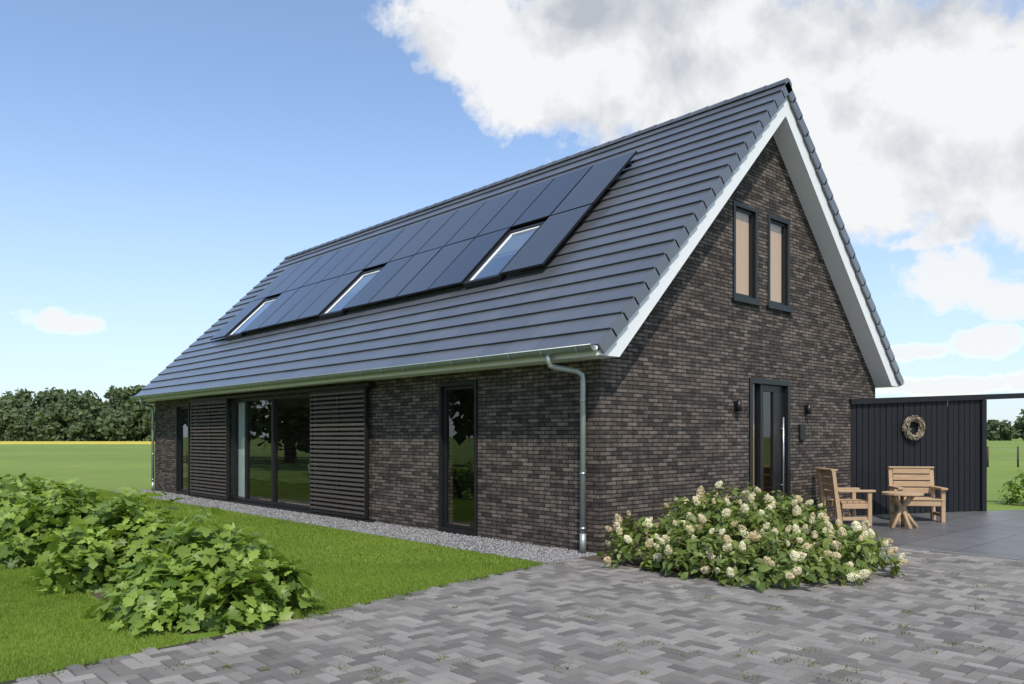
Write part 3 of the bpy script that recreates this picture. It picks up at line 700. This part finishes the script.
# ---------------------------------------------------------------- sky
w=bpy.data.worlds.new('World'); scene.world=w; w.use_nodes=True; nt=w.node_tree; nt.nodes.clear()
SUN=Vector((-.55,-.74,0)).normalized(); EL=math.radians(50)
out=N(nt,'ShaderNodeOutputWorld'); sky=N(nt,'ShaderNodeTexSky',sky_type='NISHITA'); sky.sun_disc=False
sky.sun_elevation=EL; sky.sun_rotation=math.atan2(SUN.x,SUN.y); sky.air_density=1.0; sky.dust_density=.6; sky.ozone_density=1.8
bg=N(nt,'ShaderNodeBackground'); bg.inputs[1].default_value=.15
D=N(nt,'ShaderNodeTexCoord').outputs['Generated']
nt.links.new(mix(nt,1.0,sky.outputs[0],(1.20,1.28,1.38),'MULTIPLY'),bg.inputs[0])
def dot(v):
    n_=N(nt,'ShaderNodeVectorMath',operation='DOT_PRODUCT'); nt.links.new(D,n_.inputs[0]); n_.inputs[1].default_value=tuple(v); return n_.outputs['Value']
def blob(px,py,rx,ry):
    l=(px-512)/793; u_=(437-py)/793; v=Vector((F[0]+l*R[0],F[1]+l*R[1],u_)); k=v.length; c=v/k
    r=c.cross(Vector((0,0,1))).normalized(); up=r.cross(c)
    a=dot(r*(793*k/rx)); b_=dot(up*(793*k/ry)); g_=math_(nt,'MULTIPLY',math_(nt,'MAXIMUM',math_(nt,'MULTIPLY',dot(c),-1.0),0.0),80.0)
    cb=N(nt,'ShaderNodeCombineXYZ'); nt.links.new(a,cb.inputs[0]); nt.links.new(b_,cb.inputs[1]); nt.links.new(g_,cb.inputs[2])
    ln=N(nt,'ShaderNodeVectorMath',operation='LENGTH'); nt.links.new(cb.outputs[0],ln.inputs[0])
    return math_(nt,'SUBTRACT',1.0,ln.outputs['Value'])
def many(bl):
    o=None
    for b_ in bl:
        v=blob(*b_); o=v if o is None else math_(nt,'MAXIMUM',o,v)
    return o
big=many([(475,35,75,60),(555,65,125,90),(720,70,230,135),(890,100,210,140),(1060,110,170,170),(780,-60,380,110)])
sm=many([(62,322,46,17),(948,275,60,46),(985,342,46,20),(925,352,40,12),(1010,300,45,22),(965,385,110,14),(930,240,60,14)])
def nz(off,sc,det,ro=.6):
    m_=N(nt,'ShaderNodeVectorMath',operation='ADD'); nt.links.new(D,m_.inputs[0]); m_.inputs[1].default_value=off
    return noise(nt,m_.outputs[0],sc,det,ro,.2)
n1_=nz((3.1,1.7,.4),6.5,7,.58); n1b=nz((3.1-.02,1.7-.03,.4+.05),6.5,6,.57); n2_=nz((1.1,5.2,2.4),26,5)
d1=math_(nt,'ADD',big,math_(nt,'MULTIPLY',math_(nt,'SUBTRACT',n1_,.5),1.8))
d1=math_(nt,'ADD',d1,math_(nt,'MULTIPLY',math_(nt,'SUBTRACT',n2_,.5),.65))
d2=math_(nt,'ADD',sm,math_(nt,'MULTIPLY',math_(nt,'SUBTRACT',n2_,.5),1.8))
a1=ramp(nt,d1,.04,.40); a2=math_(nt,'MULTIPLY',ramp(nt,d2,.1,.5),.95)
back=ramp(nt,dot((F[0],F[1],0)),.35,-.1); n3_=nz((0,0,0),2.6,5)
a3=math_(nt,'MULTIPLY',ramp(nt,n3_,.46,.62),back)
veil=math_(nt,'MULTIPLY',ramp(nt,dot((R[0],R[1],0)),-.1,.6),.40)
hz=math_(nt,'ADD',math_(nt,'MULTIPLY',ramp(nt,dot((0,0,1)),.40,-.02),.58),.10)
al=math_(nt,'MAXIMUM',math_(nt,'MAXIMUM',a1,a2),math_(nt,'MAXIMUM',a3,math_(nt,'MAXIMUM',veil,hz)),True)
gray=ramp(nt,many([(1010,200,150,100),(640,0,160,50),(900,0,240,60),(1060,320,140,70)]),-.2,.8)
lit=math_(nt,'MULTIPLY',math_(nt,'SUBTRACT',n1_,n1b),3.2)
gf=math_(nt,'ADD',math_(nt,'SUBTRACT',math_(nt,'MULTIPLY',gray,.50),lit),math_(nt,'MULTIPLY',math_(nt,'SUBTRACT',nz((7,2,3),5,6),.46),1.3),True)
gf=math_(nt,'MULTIPLY',gf,ramp(nt,a1,.2,1.0))
ccol=mix(nt,gf,(.93,.94,.95),(.50,.54,.60))
hzc=mix(nt,ramp(nt,math_(nt,'MAXIMUM',a1,a2),.0,.4),(.68,.81,.95),ccol)
bg2=N(nt,'ShaderNodeBackground'); nt.links.new(hzc,bg2.inputs[0]); bg2.inputs[1].default_value=.99
ms=N(nt,'ShaderNodeMixShader'); nt.links.new(al,ms.inputs[0]); nt.links.new(bg.outputs[0],ms.inputs[1]); nt.links.new(bg2.outputs[0],ms.inputs[2]); nt.links.new(ms.outputs[0],out.inputs[0])
w.cycles.sampling_method='MANUAL'; w.cycles.sample_map_resolution=512
sl=bpy.data.lights.new('sun','SUN'); sl.energy=3.8; sl.angle=math.radians(1.0); sl.color=(1,.93,.84)
so=bpy.data.objects.new('sun',sl); COL.objects.link(so)
sd=Vector((SUN.x*math.cos(EL),SUN.y*math.cos(EL),math.sin(EL))); so.rotation_euler=(-sd).to_track_quat('-Z','Y').to_euler(); so.location=(0,0,30)
# ---------------------------------------------------------------- camera
cam=bpy.data.cameras.new('camera'); cam.sensor_width=36; cam.lens=793/1024*36; cam.shift_y=95/1024; cam.clip_end=10000
co_=bpy.data.objects.new('camera',cam); COL.objects.link(co_); co_.location=(CX,CY,CZ)
co_.rotation_euler=(math.pi/2,0,-math.atan2(F[0],F[1])); scene.camera=co_
scene.view_settings.view_transform='Standard'; scene.view_settings.look='None'; scene.view_settings.exposure=0
